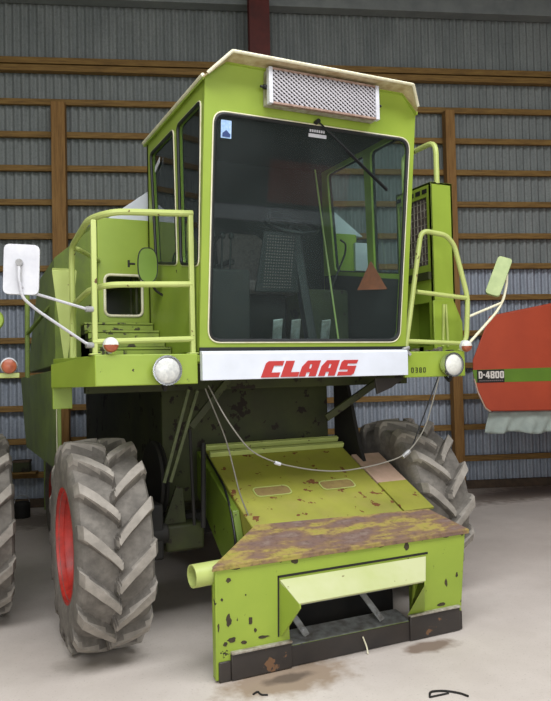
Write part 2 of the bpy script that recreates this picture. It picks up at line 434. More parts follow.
# --- body behind and below
m = MB()
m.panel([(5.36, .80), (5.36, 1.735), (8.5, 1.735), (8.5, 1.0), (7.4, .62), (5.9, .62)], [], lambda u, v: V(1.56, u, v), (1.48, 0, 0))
body = m.build('threshing_body', 'lime_worn_shade', H, bevel=.01)
m = MB(); m.box(1.2, 3.32, 5.1, 5.24, .60, .76); m.cyl((1.1, 4.86, .688), (1.44, 4.86, .688), .07); m.cyl((3.1, 5.05, .688), (3.4, 5.05, .688), .07); m.box(1.28, 1.40, 4.80, 5.25, .52, .90); m.box(3.06, 3.2, 4.9, 5.22, .42, .95)
m.build('front_axle', 'dark', H, bevel=.015)
m = MB(); m.cyl((1.30, 8.0, .5), (3.25, 8.0, .5), .06); m.box(2.1, 2.45, 7.9, 8.1, .45, .8); m.build('rear_axle', 'dark', H)
for x in (1.2, 3.35):
    m = MB(); m.lathe((x, 8.0, .5), (1, 0, 0), [(-.10, .29), (-.13, .36), (-.12, .45), (-.08, .49), (0, .50), (.08, .49), (.12, .45), (.13, .36), (.10, .29)], 40, wrap=True)
    w = m.build('steering_wheel_tyre', 'tyre', H)
    m = MB(); m.lathe((x, 8.0, .5), (1, 0, 0), [(-.10, .30), (-.03, .27), (-.03, .05), (.03, .05), (.03, .27), (.10, .30), (.10, .275), (.04, .24), (-.04, .24), (-.10, .275)], 36, wrap=True); m.build('rim', 'rim', w)

# drive train left of the feeder, in the shade of the platform
m = MB(); m.box(1.45, 1.74, 4.92, 5.14, .53, .72); m.build('gearbox', 'lime_worn_shade', H, bevel=.02)
m = MB(); m.prism([(1.45, 4.98, .72), (1.62, 4.98, .72), (1.60, 4.98, .97), (1.55, 4.98, .99)], (0, .03, 0)); m.build('bracket', 'lime_worn_shade', H, bevel=.004)
m = MB(); m.lathe((1.50, 5.25, 1.02), (-1, 0, 0), [(0, .05), (0, .27), (.02, .28), (.03, .25), (.04, .28), (.06, .27), (.06, .05)], 40); m.build('pulley', 'dark', H)
m = MB(); m.tube([(1.72, 4.86, 1.30), (1.70, 4.84, .70)], .018); m.tube([(1.62, 4.86, 1.40), (1.64, 4.86, .72)], .012); m.build('hose', 'dark', H)
m = MB(); m.obox((1.595, 4.80, 1.69), (1.405, 4.80, 1.05), .022, .022, (1, 0, 0)); m.build('control_rod', 'rod_green', H)
m = MB(); m.obox((1.66, 4.80, 1.68), (1.45, 4.80, 1.05), .022, .022, (1, 0, 0)); m.build('control_rod', 'rod_green', H)
m = MB(); m.obox((1.90, 4.80, 1.75), (1.62, 4.84, 1.42), .05, .03, (0, 1, 0)); m.build('brace', 'lime_worn_shade', H, bevel=.004)
m = MB(); m.obox((3.18, 4.80, 1.70), (2.74, 4.86, 1.43), .055, .03, (0, 1, 0)); m.build('brace', 'lime_worn_shade', H, bevel=.004)
m = MB()
m.panel([(4.86, 1.0), (5.34, .86), (5.34, 1.735), (5.14, 1.735), (5.06, 1.5), (4.96, 1.2)], [], lambda u, v: V(3.09, u, v), (.03, 0, 0)); m.build('wheel_guard', 'dark', H)
m = MB(); m.panel([(2.90, 1.738), (3.17, 1.738), (3.05, 1.665), (2.92, 1.62)], [], lambda u, v: V(u, 4.40, v), (0, .02, 0)); m.build('bracket', 'black_worn', H, bevel=.003)

# --- platform: deck, front beam, fascia
DZ = 1.925
m = MB(); m.prism([(.84, 4.26, DZ-.05), (3.618, 4.26, DZ-.05), (3.618, 5.5, DZ-.05), (1.0, 5.9, DZ-.05), (.87, 5.9, DZ-.05), (.69, 4.9, DZ-.05)], (0, 0, .045))
deck = m.build('platform', 'lime', H, bevel=.004)
m = MB(); m.box(.836, 1.478, 4.25, 4.275, 1.737, DZ); m.box(.836, 1.478, 4.25, 4.34, DZ-.012, DZ+.002); m.build('front_beam', 'lime', deck, bevel=.006)
m = MB(); m.box(3.062, 3.62, 4.25, 4.275, 1.737, DZ); m.box(3.062, 3.62, 4.25, 4.34, DZ-.012, DZ+.002); m.build('front_beam', 'lime', deck, bevel=.006)
m = MB(); m.prism([(.836, 4.25, DZ), (.836, 4.25, 1.737), (.675, 4.9, 1.725), (.675, 4.9, 1.885)], (.02, .004, 0)); m.prism([(.675, 4.9, 1.885), (.675, 4.9, 1.725), (.86, 5.9, 1.73), (.86, 5.9, 1.87)], (.02, 0, 0)); m.build('side_skirt', 'lime', deck, bevel=.005)
m = MB(); m.box(.70, .83, 5.02, 5.05, 1.58, 1.725); m.build('bracket', 'lime', deck, bevel=.004)
m = MB(); m.box(3.595, 3.618, 4.26, 5.5, 1.737, DZ); m.build('side_skirt', 'lime', deck, bevel=.005)
m = MB(); m.box(.9, 3.55, 4.9, 4.98, 1.68, 1.872); m.build('cross_member', 'lime_worn_shade', deck, bevel=.005)

# --- name plate with its lettering
m = MB(); m.loft([[V(1.49, 4.245, 1.757), V(1.49, 4.20, 1.757), V(1.49, 4.197, 1.925), V(1.49, 4.21, 1.94), V(1.49, 4.245, 1.943)], [V(3.055, 4.245, 1.757), V(3.055, 4.20, 1.757), V(3.055, 4.197, 1.925), V(3.055, 4.21, 1.94), V(3.055, 4.245, 1.943)]])
plate = m.build('name_plate', 'plate', H, bevel=.003)
m = MB(); m.cyl((3.03, 4.22, 1.94), (3.08, 4.22, 1.955), .014); m.obox((3.06, 4.23, 1.945), (3.10, 4.23, 1.90), .012, .02); m.build('clip', 'steel', plate)
GL = {'C': ([(0,0),(1,0),(1,.29),(.50,.29),(.50,.71),(1,.71),(1,1),(.12,1),(0,.86)], []),
      'L': ([(0,0),(1,0),(1,.29),(.50,.29),(.50,1),(0,1)], []),
      'A': ([(0,0),(.38,0),(.38,.26),(.58,.26),(.58,0),(1,0),(1,1),(.22,1),(0,.62)], [[(.44,.50),(.57,.50),(.57,.76),(.44,.76)]]),
      'S': ([(0,0),(.86,0),(1,.12),(1,.62),(.42,.62),(.42,.76),(.97,.76),(1,1),(.12,1),(0,.88),(0,.38),(.56,.38),(.56,.25),(0,.25)], [])}
x = 1.888; lw, lh, z0 = .128, .106, 1.766
for ch, adv in zip('CLAAS', (.142, .134, .148, .148, .14)):
    o_, h_ = GL[ch]; m = MB()
    fn = lambda u, v, x=x: V(x+u*lw+v*lh*.42, 4.1985, z0+v*lh)
    m.panel(o_, h_, fn, (0, -.004, 0)); m.build('letter', 'letter_red', plate, smooth=0); x += adv
# scratched number on the right beam
DIG = {'0': [(0,0,1,0),(1,0,1,2),(1,2,0,2),(0,2,0,0)], '3': [(0,2,1,2),(1,2,1,0),(1,0,0,0),(0,1,1,1)], '8': [(0,0,1,0),(1,0,1,2),(1,2,0,2),(0,2,0,0),(0,1,1,1)]}
m = MB()
for i, d in enumerate('0380'):
    for a, b, c, e in DIG[d]:
        s_ = .016; X = 3.12+i*.036
        m.obox((X+a*s_, 4.2485, 1.775+b*s_), (X+c*s_, 4.2485, 1.775+e*s_), .006, .003, (0, 1, 0))
m.build('lettering', 'lime_worn_shade', deck, smooth=0)

# --- head lamps, turn signals
def lamp(x, z, y, r, lens):
    m = MB(); m.lathe((x, y, z), (0, -1, 0), [(-.12, .02), (-.10, .05), (-.05, r*.9), (0, r), (.012, r), (.012, r*.9), (0, r*.9)], 36)
    L = m.build('headlamp', 'chrome', H)
    m = MB(); m.lathe((x, y, z), (0, -1, 0), [(.0, r*.9), (.012, r*.75), (.022, r*.4), (.026, 0.0)], 36); m.build('lamp_lens', lens, L)
    m = MB(); m.tube([(x, y+.03, z-r*.9), (x, y+.05, 1.70), (x, y+.12, 1.76)], .012); m.build('lamp_bracket', 'dark', L)
lamp(1.253, 1.825, 4.17, .092, 'lens'); lamp(3.44, 1.825, 4.17, .090, 'lens_pale')
def signal(x, y, z):
    m = MB(); m.lathe((x, y, z), (0, -1, 0), [(0, .02), (.01, .046), (.035, .046), (.04, .0)], 28); m.cyl((x, y, z-.05), (x, y, z), .012)
    L = m.build('turn_signal', 'white', H)
    m = MB(); m.loft([[V(x+rr*math.cos(a), y-.036-d, z+rr*math.sin(a)) for a in [PI+PI*k/14 for k in range(15)]] for d, rr in ((0, .046), (.021, .039), (.033, .018), (.0355, .0005))], closed=False)
    # amber lower part, clear upper part
    Lb = m.build('amber_lens', 'amber', L)
    m = MB()
    rings = [[V(x+rr*math.cos(a), y-.036-d, z+rr*math.sin(a)) for a in [PI*k/12 for k in range(13)]] for d, rr in ((0, .045), (.021, .039), (.034, .017), (.036, .0005))]
    m.loft(rings, closed=False); m.build('clear_lens', 'lens_pale', L)
signal(.932, 4.28, 1.985); signal(3.63, 4.28, 1.965)

# --- cab
X0, X1 = 1.49, 3.072
YF = lambda z: 4.25-(z-1.94)*.118                   # the raked front
YR, ZT = 5.40, 3.62
front_hole = rrect([(1.556, 2.008), (3.006, 2.008), (3.020, 3.422), (1.560, 3.422)], .085, 7)
m = MB()
m.panel([(X0, 1.945), (X1, 1.945), (X1, 3.62), (2.945, 3.728), (1.63, 3.728), (X0, 3.62)], [front_hole], lambda u, v: V(u, YF(v), v), (0, .035, 0))
win_r = rrect([(5.285, 3.50), (4.70, 3.50), (4.67, 2.56), (5.185, 2.64)], .05, 5)
win_f = rrect([(4.605, 3.50), (4.13, 3.50), (4.225, 2.49), (4.585, 2.545)], .05, 5)
side_o = [(YF(1.945)+.03, 1.945), (YF(ZT)+.03, ZT), (YR, ZT), (YR, 1.945)]
m.panel(side_o, [win_r, win_f], lambda u, v: V(X0, u, v), (.03, 0, 0))
m.panel(side_o, [win_r, win_f], lambda u, v: V(X1-.03, u, v), (.03, 0, 0))
m.panel([(X0, 1.945), (X1, 1.945), (X1, ZT), (X0, ZT)], [], lambda u, v: V(u, YR-.03, v), (0, .03, 0))
m.box(X0+.01, X1-.01, 4.27, YR-.02, 1.93, 1.96)
cab = m.build('cab', 'lime', H, smooth=30)
m = MB(); m.box(X0+.04, X1-.04, 4.30, YR-.05, 1.962, 1.985); m.build('floor_mat', 'floor_mat', cab)
m = MB(); m.box(X0+.04, X1-.04, YR-.05, YR-.035, 1.99, 3.54); m.build('rear_lining', 'headliner', cab)
for xx in (X0+.032, X1-.042):
    m = MB(); m.panel([(4.29, 1.99), (5.34, 1.99), (5.34, 2.62), (5.19, 2.61), (4.66, 2.525), (4.58, 2.51), (4.25, 2.455)], [], lambda u, v: V(xx, u, v), (.01, 0, 0)); m.build('door_lining', 'headliner', cab)
m = MB(); m.box(X0, X1, YF(1.95)-.006, YF(1.95)+.01, 1.944, 1.966); m.build('sill_gap', 'rubber', cab)  # black strip standing in for the shaded gap above the name plate
m = MB(); m.box(X0+.04, X1-.04, 4.14, YR-.05, 3.53, 3.58); m.build('headliner', 'headliner', cab)
# roof with the raised, chamfered brow
m = MB()
prof = lambda y, dz, k: [V(X0-.02, y+.0, ZT+.0), V(1.62+.0, y, ZT+dz), V(2.95, y, ZT+dz), V(X1+.002, y, ZT)]
top = [prof(4.03, .125, 0), prof(4.55, .03, 0), prof(YR+.03, .02, 0)]
m.loft([r+[p-V(0, 0, .022) for p in r[::-1]] for r in top])
roof = m.build('roof', 'lime', cab, smooth=20)
m = MB()
a = [V(X0-.02, 4.035, 3.606), V(1.63, 4.035, 3.733), V(2.95, 4.035, 3.733), V(X1-.002, 4.035, 3.61)]
b = [V(X0-.005, 3.99, 3.615), V(1.622, 3.915, 3.742), V(2.955, 3.915, 3.742), V(X1-.028, 3.985, 3.63)]
m.loft([a+[p+V(0, 0, .012) for p in a[::-1]], b+[p+V(0, 0, .012) for p in b[::-1]]])
m.build('roof_visor', 'visor', cab, smooth=20)
m = MB(); m.tube([p+V(0, -.002, .008) for p in b], .011, .01, 8); m.build('visor_edge', 'cream', cab)
m = MB(); m.tube([(X0-.02, 4.03, ZT+.006), (X0-.02, YR+.03, ZT+.006)], .012, .01, 8); m.build('roof_gutter', 'cream', cab)

def seal(name, poly, fn, r, mat, parent):
    m = MB(); P = [fn(*p) for p in poly]; rings = []
    n = len(P)
    for i in range(n):
        d = (P[(i+1) % n]-P[i-1]).normalized(); x = d.orthogonal().normalized()
        # stable frame: normal of the pane
        nn = (P[n//3]-P[0]).cross(P[2*n//3]-P[0]).normalized(); x = nn; y = d.cross(nn).normalized()
        rings.append([P[i]+(x*math.cos(2*PI*k/8)+y*math.sin(2*PI*k/8))*r for k in range(8)])
    m.loft(rings, wrap=True); return m.build(name, mat, parent)
ff = lambda dy: (lambda u, v: V(u, YF(v)+dy, v))
m = MB(); m.panel(front_hole, [], ff(.012), (0, .005, 0)); ws = m.build('windscreen', 'glass', H, smooth=0)
seal('seal', front_hole, ff(.004), .013, 'rubber', ws)
seal('seal_trim', inset(front_hole, -.011), ff(-.003), .0048, 'cream', ws)
def poly_on(name, pts, mat, parent, y=-.0):
    m = MB(); m.panel(pts, [], ff(.008), (0, -.002, 0)); return m.build(name, mat, parent, smooth=0)
poly_on('sticker', [(1.605, 3.275), (1.675, 3.275), (1.675, 3.385), (1.605, 3.385)], 'sticker', ws)
m = MB()
m.panel([(1.615, 3.282), (1.665, 3.282), (1.668, 3.30), (1.64, 3.325), (1.615, 3.305)], [], ff(.005), (0, -.001, 0)); m.build('sticker_mark', 'stripe_blue', ws, smooth=0)
poly_on('sticker', [(2.225, 3.355), (2.36, 3.355), (2.36, 3.378), (2.225, 3.378)], 'white', ws)
m = MB()
for k in range(7):
    m.panel([(2.232+k*.017, 3.388), (2.244+k*.017, 3.388), (2.244+k*.017, 3.405), (2.232+k*.017, 3.405)], [], ff(.008), (0, -.002, 0))
m.build('sticker_lettering', 'white', ws, smooth=0)
for side, xx, dx in (('left', X0, 1), ('right', X1, -1)):
    for w in (win_r, win_f):
        fs = lambda u, v, xx=xx, dx=dx: V(xx+dx*.012, u, v)
        m = MB(); m.panel(w, [], fs, (dx*.005, 0, 0)); g = m.build('side_window', 'glass_side', H, smooth=0)
        fo = lambda u, v, xx=xx, dx=dx: V(xx-dx*.001, u, v)
        seal('seal', w, fo, .012, 'rubber', g)
        seal('seal_trim', inset(w, -.009), lambda u, v, xx=xx, dx=dx: V(xx-dx*.004, u, v), .005, 'cream', g)
        if side == 'left' and w is win_r:
            m = MB(); m.panel([(5.18, 3.33), (5.06, 3.37), (5.05, 3.41), (5.17, 3.37)], [], lambda u, v: V(X0-.003, u, v), (.004, 0, 0)); m.build('sticker', 'white', g, smooth=0)
# grille box on the cab front
gy0 = 3.955
m = MB(); gx0, gx1, gz0, gz1 = 1.885, 2.70, 3.492, 3.712
m.box(gx0, gx1, gy0+.02, 4.06, gz0, gz1)
vent = m.build('air_vent', 'edge', H, bevel=.004)
m = MB(); m.box(gx0-.004, gx0+.024, gy0, gy0+.04, gz0-.006, gz1+.006); m.build('vent_side_bar', 'white', vent, bevel=.003)
m = MB(); m.box(gx1-.024, gx1+.004, gy0, gy0+.04, gz0-.006, gz1+.006); m.build('vent_side_bar', 'white', vent, bevel=.003)
m = MB(); m.box(gx0+.024, gx1-.024, gy0+.004, gy0+.03, gz0-.006, gz0+.008); m.build('vent_rail', 'vent_rail_brown', vent, bevel=.002)
m = MB(); m.box(gx0+.024, gx1-.024, gy0+.004, gy0+.03, gz1-.008, gz1+.006); m.build('vent_rail', 'vent_rail_brown', vent, bevel=.002)
m = MB(); m.box(gx0+.024, gx1-.024, gy0+.018, gy0+.0195, gz0+.008, gz1-.008); m.build('vent_backing', 'dark', vent)
m = MB(); st = .036; hh = gz1-gz0-.016; xa, xb = gx0+.024, gx1-.024; zz0, zz1 = gz0+.008, gz1-.008
k = -hh
slope = 1.35
k = xa-hh*slope
while k < xb:
    for sgn in (1, -1):
        # line x = k + slope*(z-zz0) (or mirrored); clip to the frame
        za = max(0, (xa-k)/slope); zb = min(hh, (xb-k)/slope)
        if zb-za > .01:
            A = (k+slope*za, zz0+za if sgn > 0 else zz1-za); B = (k+slope*zb, zz0+zb if sgn > 0 else zz1-zb)
            m.obox((A[0], gy0+.012+.003*sgn, A[1]), (B[0], gy0+.012+.003*sgn, B[1]), .0095, .004, (0, 1, 0))
    k += st
m.build('vent_grille', 'mesh_grey', vent, smooth=0)
for x, d in ((gx0, -1), (gx1, 1)):
    m = MB(); m.cyl((x, 4.0, 3.60), (x+d*.025, 4.0, 3.60), .015, seg=12); m.cyl((x+d*.02, 4.0, 3.60), (x+d*.045, 4.0, 3.60), .008, seg=10); m.build('vent_knob', 'black', vent)
# wiper
m = MB(); m.cyl((2.27, YF(3.45)-.045, 3.447), (2.27, YF(3.45)+.01, 3.447), .015, seg=12)
m.obox((2.262, YF(3.45)-.035, 3.452), (2.845, YF(3.07)-.022, 3.06), .009, .008, (0, 1, 0)); wp_ = m.build('wiper', 'black', H)
m = MB(); m.obox((2.50, YF(3.29)-.016, 3.287), (2.85, YF(3.06)-.010, 3.054), .008, .014, (0, 1, 0)); m.build('wiper_blade', 'rubber', wp_)

# --- cab inside
m = MB()
m.loft([[V(x, y, z) for x, y in ((2.0, 4.72), (2.46, 4.72), (2.46, 5.14), (2.0, 5.14))] for z in (2.38, 2.48)])
seat = m.build('seat', 'seat', H, bevel=.03)
m = MB(); m.prism([(1.99, 5.10, 2.46), (2.47, 5.10, 2.46), (2.44, 5.24, 2.86), (2.36, 5.26, 2.93), (2.10, 5.26, 2.93), (2.02, 5.24, 2.86)], (0, .09, .0)); m.build('backrest', 'seat', seat, bevel=.025)
m = MB(); m.box(2.08, 2.38, 4.80, 5.10, 1.985, 2.38); m.build('seat_base', 'dark', seat, bevel=.01)
for k in range(2):
    m = MB(); m.box(1.93+k*.55, 1.98+k*.55, 4.82, 5.10, 2.60, 2.64); m.build('armrest', 'black', seat, bevel=.01)
m = MB(); m.obox((2.38, 4.40, 1.98), (2.33, 4.55, 2.82), .07, .07, (0, 1, 0)); col = m.build('steering_column', 'black', H, bevel=.01)
c0 = V(2.325, 4.56, 2.86); ax = V(0, -.45, .9).normalized(); ux = V(1, 0, 0); vx = ax.cross(ux)
rings = []
for i in range(40):
    a = 2*PI*i/40; d = ux*math.cos(a)+vx*math.sin(a)
    rings.append([c0+d*.19+(d*math.cos(2*PI*k/8)+ax*math.sin(2*PI*k/8))*.013 for k in range(8)])
m = MB(); m.loft(rings, wrap=True); wheel_s = m.build('steering_rim', 'black', col)
m = MB(); m.cyl(c0-ax*.04, c0+ax*.01, .04)
for a in (.5, 2.6, 4.7): m.obox(c0, c0+(ux*math.cos(a)+vx*math.sin(a))*.185, .02, .01, ax)
m.build('steering_spokes', 'black', col)
m = MB(); m.lathe(c0+V(-.12, 0, 0)+ux*-.07, ax, [(0, .012), (.05, .014), (.07, .02), (.085, .012), (.088, 0)], 14); m.build('steering_knob', 'black', col)
m = MB(); m.box(1.60, 1.92, 4.40, 5.2, 1.985, 2.50); m.build('side_console', 'dark', H, bevel=.02)
m = MB(); m.box(2.62, 3.0, 4.9, 5.3, 1.985, 2.45); m.build('tool_box', 'lime_worn_shade', H, bevel=.02)
for k in range(4):
    m = MB(); x = 1.66+k*.065; m.tube([(x, 4.62, 2.49), (x, 4.58, 2.74)], .008); m.lathe((x, 4.578, 2.745), (0, -.15, 1), [(-.01, .01), (0, .02), (.02, .022), (.035, .012), (.038, 0)], 14); m.build('control_lever', 'black', H)
# perforated instrument board below the wheel
m = MB()
fn = lambda u, v: V(u, 4.47-(v-2.2)*.05, v)
m.panel([(1.98, 2.36), (2.32, 2.36), (2.29, 2.78), (2.05, 2.78)], [], fn, (0, .02, 0)); ib = m.build('instrument_board', 'black', H, bevel=.004)
m = MB()
for i in range(18):
    for j in range(11):
        u = 2.075+j*.02-(17-i)*.002; v = 2.39+i*.021
        m.panel([(u, v), (u+.008, v), (u+.008, v+.008), (u, v+.008)], [], lambda a, b: fn(a, b)+V(0, -.001, 0), (0, -.001, 0))
o = m.build('board_perforation', 'seat', ib, smooth=0); o['kind'] = 'stuff'
for x in (2.10, 2.24, 2.48):
    m = MB(); m.obox((x, 4.36, 2.16), (x+.02, 4.43, 2.02), .07, .012, (0, 1, 0)); m.obox((x+.01, 4.42, 2.04), (x+.01, 4.52, 1.985), .02, .02); m.build('pedal', 'steel', H, bevel=.003)
m = MB(); m.prism([(3.02, 4.60, 2.64), (2.93, 4.66, 2.42), (3.03, 4.40, 2.40)], (.012, .008, 0)); m.build('warning_triangle', 'triangle', H)
m = MB(); m.tube([(2.80, 5.05, 3.45), (2.78, 4.9, 2.9), (2.78, 4.7, 2.0)], .007); m.build('pillar_highlight', 'lime_pale', H)  # pale tube standing in for the highlight along the rear pillar edge
m = MB(); m.tube([(2.86, 4.95, 2.45), (2.98, 4.9, 2.75), (2.96, 4.86, 2.82), (2.90, 4.84, 2.84)], .008); m.build('hose', 'black', H)

# --- grain tank behind the cab
m = MB()
m.panel([(1.115, 1.93), (1.52, 1.93), (1.52, 3.03), (1.115, 3.03)], [rrect([(1.165, 2.265), (1.46, 2.265), (1.46, 2.585), (1.165, 2.585)], .05)], lambda u, v: V(u, 5.5, v), (0, .03, 0))
m.box(1.12, 3.435, 5.53, 7.6, 2.62, 3.03); m.box(1.52, 3.435, 5.5, 7.6, 1.93, 2.62); m.box(1.12, 1.16, 5.53, 7.6, 1.93, 2.62)
m.box(3.05, 3.435, 5.45, 5.5, 1.93, 3.03)
tank = m.build('grain_tank', 'lime', H, bevel=.006)
hole = rrect([(1.165, 2.265), (1.46, 2.265), (1.46, 2.585), (1.165, 2.585)], .05)
seal('hatch_seal', hole, lambda u, v: V(u, 5.498, v), .011, 'cream', tank)
m = MB(); m.tube([(1.44, 5.60, 2.27), (1.44, 5.60, 2.6)], .012); m.tube([(1.42, 5.7, 2.27), (1.42, 5.7, 2.6)], .01); m.build('hatch_pipe', 'lime_worn_shade', tank)
for xa_, xm, xb_ in ((1.20, 1.53, 1.90), (2.70, 3.20, 3.55)):
    m = MB(); m.prism([(xa_, 5.52, 3.03), (xm, 5.52, 3.275), (xb_, 5.52, 3.03)], (0, 2.0, 0)); m.build('tank_extension', 'ext', tank, bevel=.004)
m = MB(); m.box(3.40, 3.62, 5.42, 5.448, 2.70, 2.95); m.build('tank_pale_plate', 'ext', tank)  # pale rectangle on the right of the tank front
# flank sheets behind the left wheel
m = MB()
m.loft([[V(1.12, 5.5, 1.93), V(.85, 5.92, 1.90), V(.85, 7.9, 1.85), V(1.12, 7.9, 1.85)], [V(1.12, 5.5, 2.98), V(.85, 5.92, 2.765), V(.85, 6.95, 2.70), V(1.12, 7.6, 2.98)]])
m.build('side_sheet', 'green_dark', H, bevel=.006, smooth=0)
m = MB(); m.panel([(5.85, 1.05), (5.85, 1.86), (8.6, 1.80), (8.35, 1.35), (8.1, 1.05)], [], lambda u, v: V(.85, u, v), (.03, 0, 0)); m.build('side_shield', 'green_dark', H, bevel=.004)
m = MB(); m.panel([(.745, 2.575), (.922, 2.575), (.849, 1.922), (.821, 1.922)], [], lambda u, v: V(u, 5.3, v), (0, .02, 0)); m.prism([(.745, 5.3, 2.575), (.922, 5.3, 2.575), (.915, 5.36, 2.60), (.755, 5.36, 2.60)], (0, .004, -.012)); m.build('tapered_plate', 'lime_pale', H, bevel=.003)
m = MB(); m.tube([(.72, 6.72, 1.80), (.72, 6.66, 2.56)], .022); m.obox((.72, 6.68, 2.19), (.87, 6.2, 2.42), .03, .02); m.build('side_post', 'green_dark', H)
m = MB(); m.tube([(.80, 5.55, 1.92), (.80, 5.55, 1.2), (.80, 5.5, .62)], .003, .05, 6); m.build('cord', 'cream', H)
# steps up to the tank hatch
m = MB()
for k in range(4):
    zz = 1.932+k*.068; y0 = 4.82+k*.15
    m.box(.965, 1.482, y0, y0+.16, zz+.044, zz+.060); m.box(.965, 1.482, y0+.004, y0+.02, zz, zz+.040)
steps = m.build('steps', 'step_paint', H, bevel=.003)
m = MB()
for k in range(4): m.box(.975, 1.475, 4.85+k*.15, 5.48, 1.93, 1.932+k*.068+.042)
m.build('step_backing', 'lime_worn_shade', steps)
# oval mirror on the tank front
m = MB(); pts = [(1.372+.072*math.copysign(abs(math.cos(a))**.75, math.cos(a)), 2.595+.125*math.copysign(abs(math.sin(a))**.75, math.sin(a))) for a in [2*PI*k/32 for k in range(32)]]
m.panel(pts, [], lambda u, v: V(u, 5.0, v), (0, .025, 0)); om = m.build('rear_mirror', 'oval_green', H, bevel=.006)
seal('mirror_rim', pts, lambda u, v: V(u, 5.002, v), .0045, 'rubber', om)
m = MB(); m.tube([(1.40, 5.035, 2.50), (1.43, 5.04, 2.42), (1.495, 5.04, 2.38)], .009, .03); m.cyl((1.28, 5.01, 2.60), (1.235, 5.01, 2.60), .008); m.cyl((1.235, 5.01, 2.575), (1.235, 5.01, 2.625), .008); m.build('mirror_arm', 'dark', om)

# --- railings
RR = .0215
m = MB(); Yr = 4.29
m.tube([(1.475, Yr, 2.826), (.965, Yr, 2.80), (.85, 4.46, 2.78), (.85, 5.05, 2.715), (.855, 5.12, 2.60), (.86, 5.12, 1.93)], RR, .12)
rail = m.build('railing', 'lime_pale', H)
for (px, top) in ((1.46, 2.83), (.845, 2.74)):
    m = MB(); m.obox((px, Yr, 1.915), (px, Yr, top-.0), .032, .032, (0, 1, 0)); m.box(px-.035, px+.035, Yr-.03, Yr+.03, 1.925, 1.935); m.build('railing_post', 'lime_pale', rail, bevel=.005)
m = MB(); m.tube([(1.46, Yr, 2.372), (.93, Yr, 2.352), (.85, 4.45, 2.335), (.85, 5.0, 2.30), (.85, 5.10, 2.20), (.85, 5.12, 1.93)], RR*.9, .1); m.build('rail_bar', 'lime_pale', rail)
m = MB(); m.tube([(1.46, Yr, 2.022), (.83, Yr, 2.004)], RR*.9); m.build('rail_bar', 'lime_pale', rail)
m = MB(); m.tube([(.85, 5.06, 2.70), (.90, 5.10, 2.70), (1.12, 5.495, 2.69)], RR*.8, .06); m.build('rail_bar', 'lime_pale', rail)
m = MB(); Y2 = 4.28
m.tube([(3.09, Y2, 1.925), (3.265, Y2, 2.835), (3.50, Y2, 2.812), (3.575, Y2, 2.74), (3.69, Y2, 2.34), (3.665, Y2, 2.02), (3.60, Y2, 1.925)], RR*.9, .07)
rail2 = m.build('railing', 'lime_pale', H)
m = MB(); m.tube([(3.21, Y2, 2.372), (3.69, Y2, 2.335)], RR*.8); m.build('rail_bar', 'lime_pale', rail2)
m = MB(); m.tube([(3.10, Y2, 2.005), (3.66, Y2, 1.985)], RR*.8); m.build('rail_bar', 'lime_pale', rail2)

# --- cooler box right of the cab
bx0, bx1, by0, by1 = 3.50, 3.71, 4.45, 4.92
m = MB()
m.box(bx0, bx1, by0, by0+.03, 1.93, 3.27); m.box(bx1-.02, bx1, by0, by1, 1.93, 3.27); m.box(bx0, bx1, by1-.02, by1, 1.93, 3.27); m.box(bx0, bx1, by0, by1, 3.25, 3.27)
ffl = lambda u, v: V(bx0, u, v)
m.panel([(by0, 1.93), (by1, 1.93), (by1, 3.27), (by0, 3.27)], [[(by0+.06, 2.62), (by0+.44, 2.62), (by0+.44, 3.16), (by0+.06, 3.16)], [(by0+.06, 1.98), (by0+.43, 1.98), (by0+.43, 2.32), (by0+.06, 2.32)]], ffl, (.012, 0, 0))
box = m.build('cooler_box', 'lime', H, bevel=.003)
m = MB(); m.panel([(bx0-.02, 1.93), (bx1+.05, 1.93), (bx1+.05, 2.16), (bx1-.03, 2.33), (bx0-.02, 2.33)], [], lambda u, v: V(u, by0-.02, v), (0, .018, 0)); m.build('front_flap', 'lime', box, bevel=.004)
m = MB(); m.obox((bx0+.05, by0-.03, 1.97), (bx0+.07, by0-.03, 2.30), .016, .012, (0, 1, 0)); m.obox((bx0+.10, by0-.03, 1.97), (bx0+.09, by0-.03, 2.30), .016, .012, (0, 1, 0)); m.build('flap_handle', 'lime_pale', box)
m = MB()
for k in range(9): y = by0+.07+k*.045; m.obox((bx0+.02, y, 2.63), (bx0+.02, y, 3.15), .006, .006, (1, 0, 0))
for k in range(9): z = 2.66+k*.058; m.obox((bx0+.02, by0+.06, z), (bx0+.02, by0+.44, z), .006, .006, (1, 0, 0))
m.build('cooler_grille', 'edge', box, smooth=0)
m = MB(); m.box(bx0+.03, bx0+.05, by0+.05, by0+.46, 2.60, 3.18); m.build('cooler_core', 'seat', box)
m = MB()
for k in range(5): y = by0+.05+k*.085; m.box(bx0-.004, bx0-.001, y, y+.06, 3.19, 3.225)
m.build('slot_row', 'dark', box, smooth=0)
m = MB(); m.box(bx0-.03, bx0-.002, by0+.02, by0+.45, 2.50, 2.56); m.build('cross_rail', 'lime_worn_shade', box)
m = MB(); m.tube([(3.57, by0+.01, 3.26), (3.57, by0+.01, 3.60), (3.57, by0+.32, 3.60), (3.57, by0+.44, 3.59), (3.57, by0+.44, 3.26)], .022, .1); m.build('grab_hoop', 'lime_pale', box)
m = MB(); m.obox((3.30, 4.7, 1.93), (3.44, 4.7, 2.25), .03, .02, (0, 1, 0)); m.tube([(3.2, 4.6, 1.95), (3.24, 4.5, 2.2), (3.4, 4.6, 2.3)], .012); m.build('linkage', 'lime_worn_shade', H)
m = MB()
for k in range(7): m.box(3.16+k*.06, 3.20+k*.06, 4.30+.03*(k % 3), 4.36+.02*(k % 2), 1.927, 1.94+.012*(k % 3))
m.build('deck_litter', 'soil', H, bevel=.006)['kind'] = 'stuff'

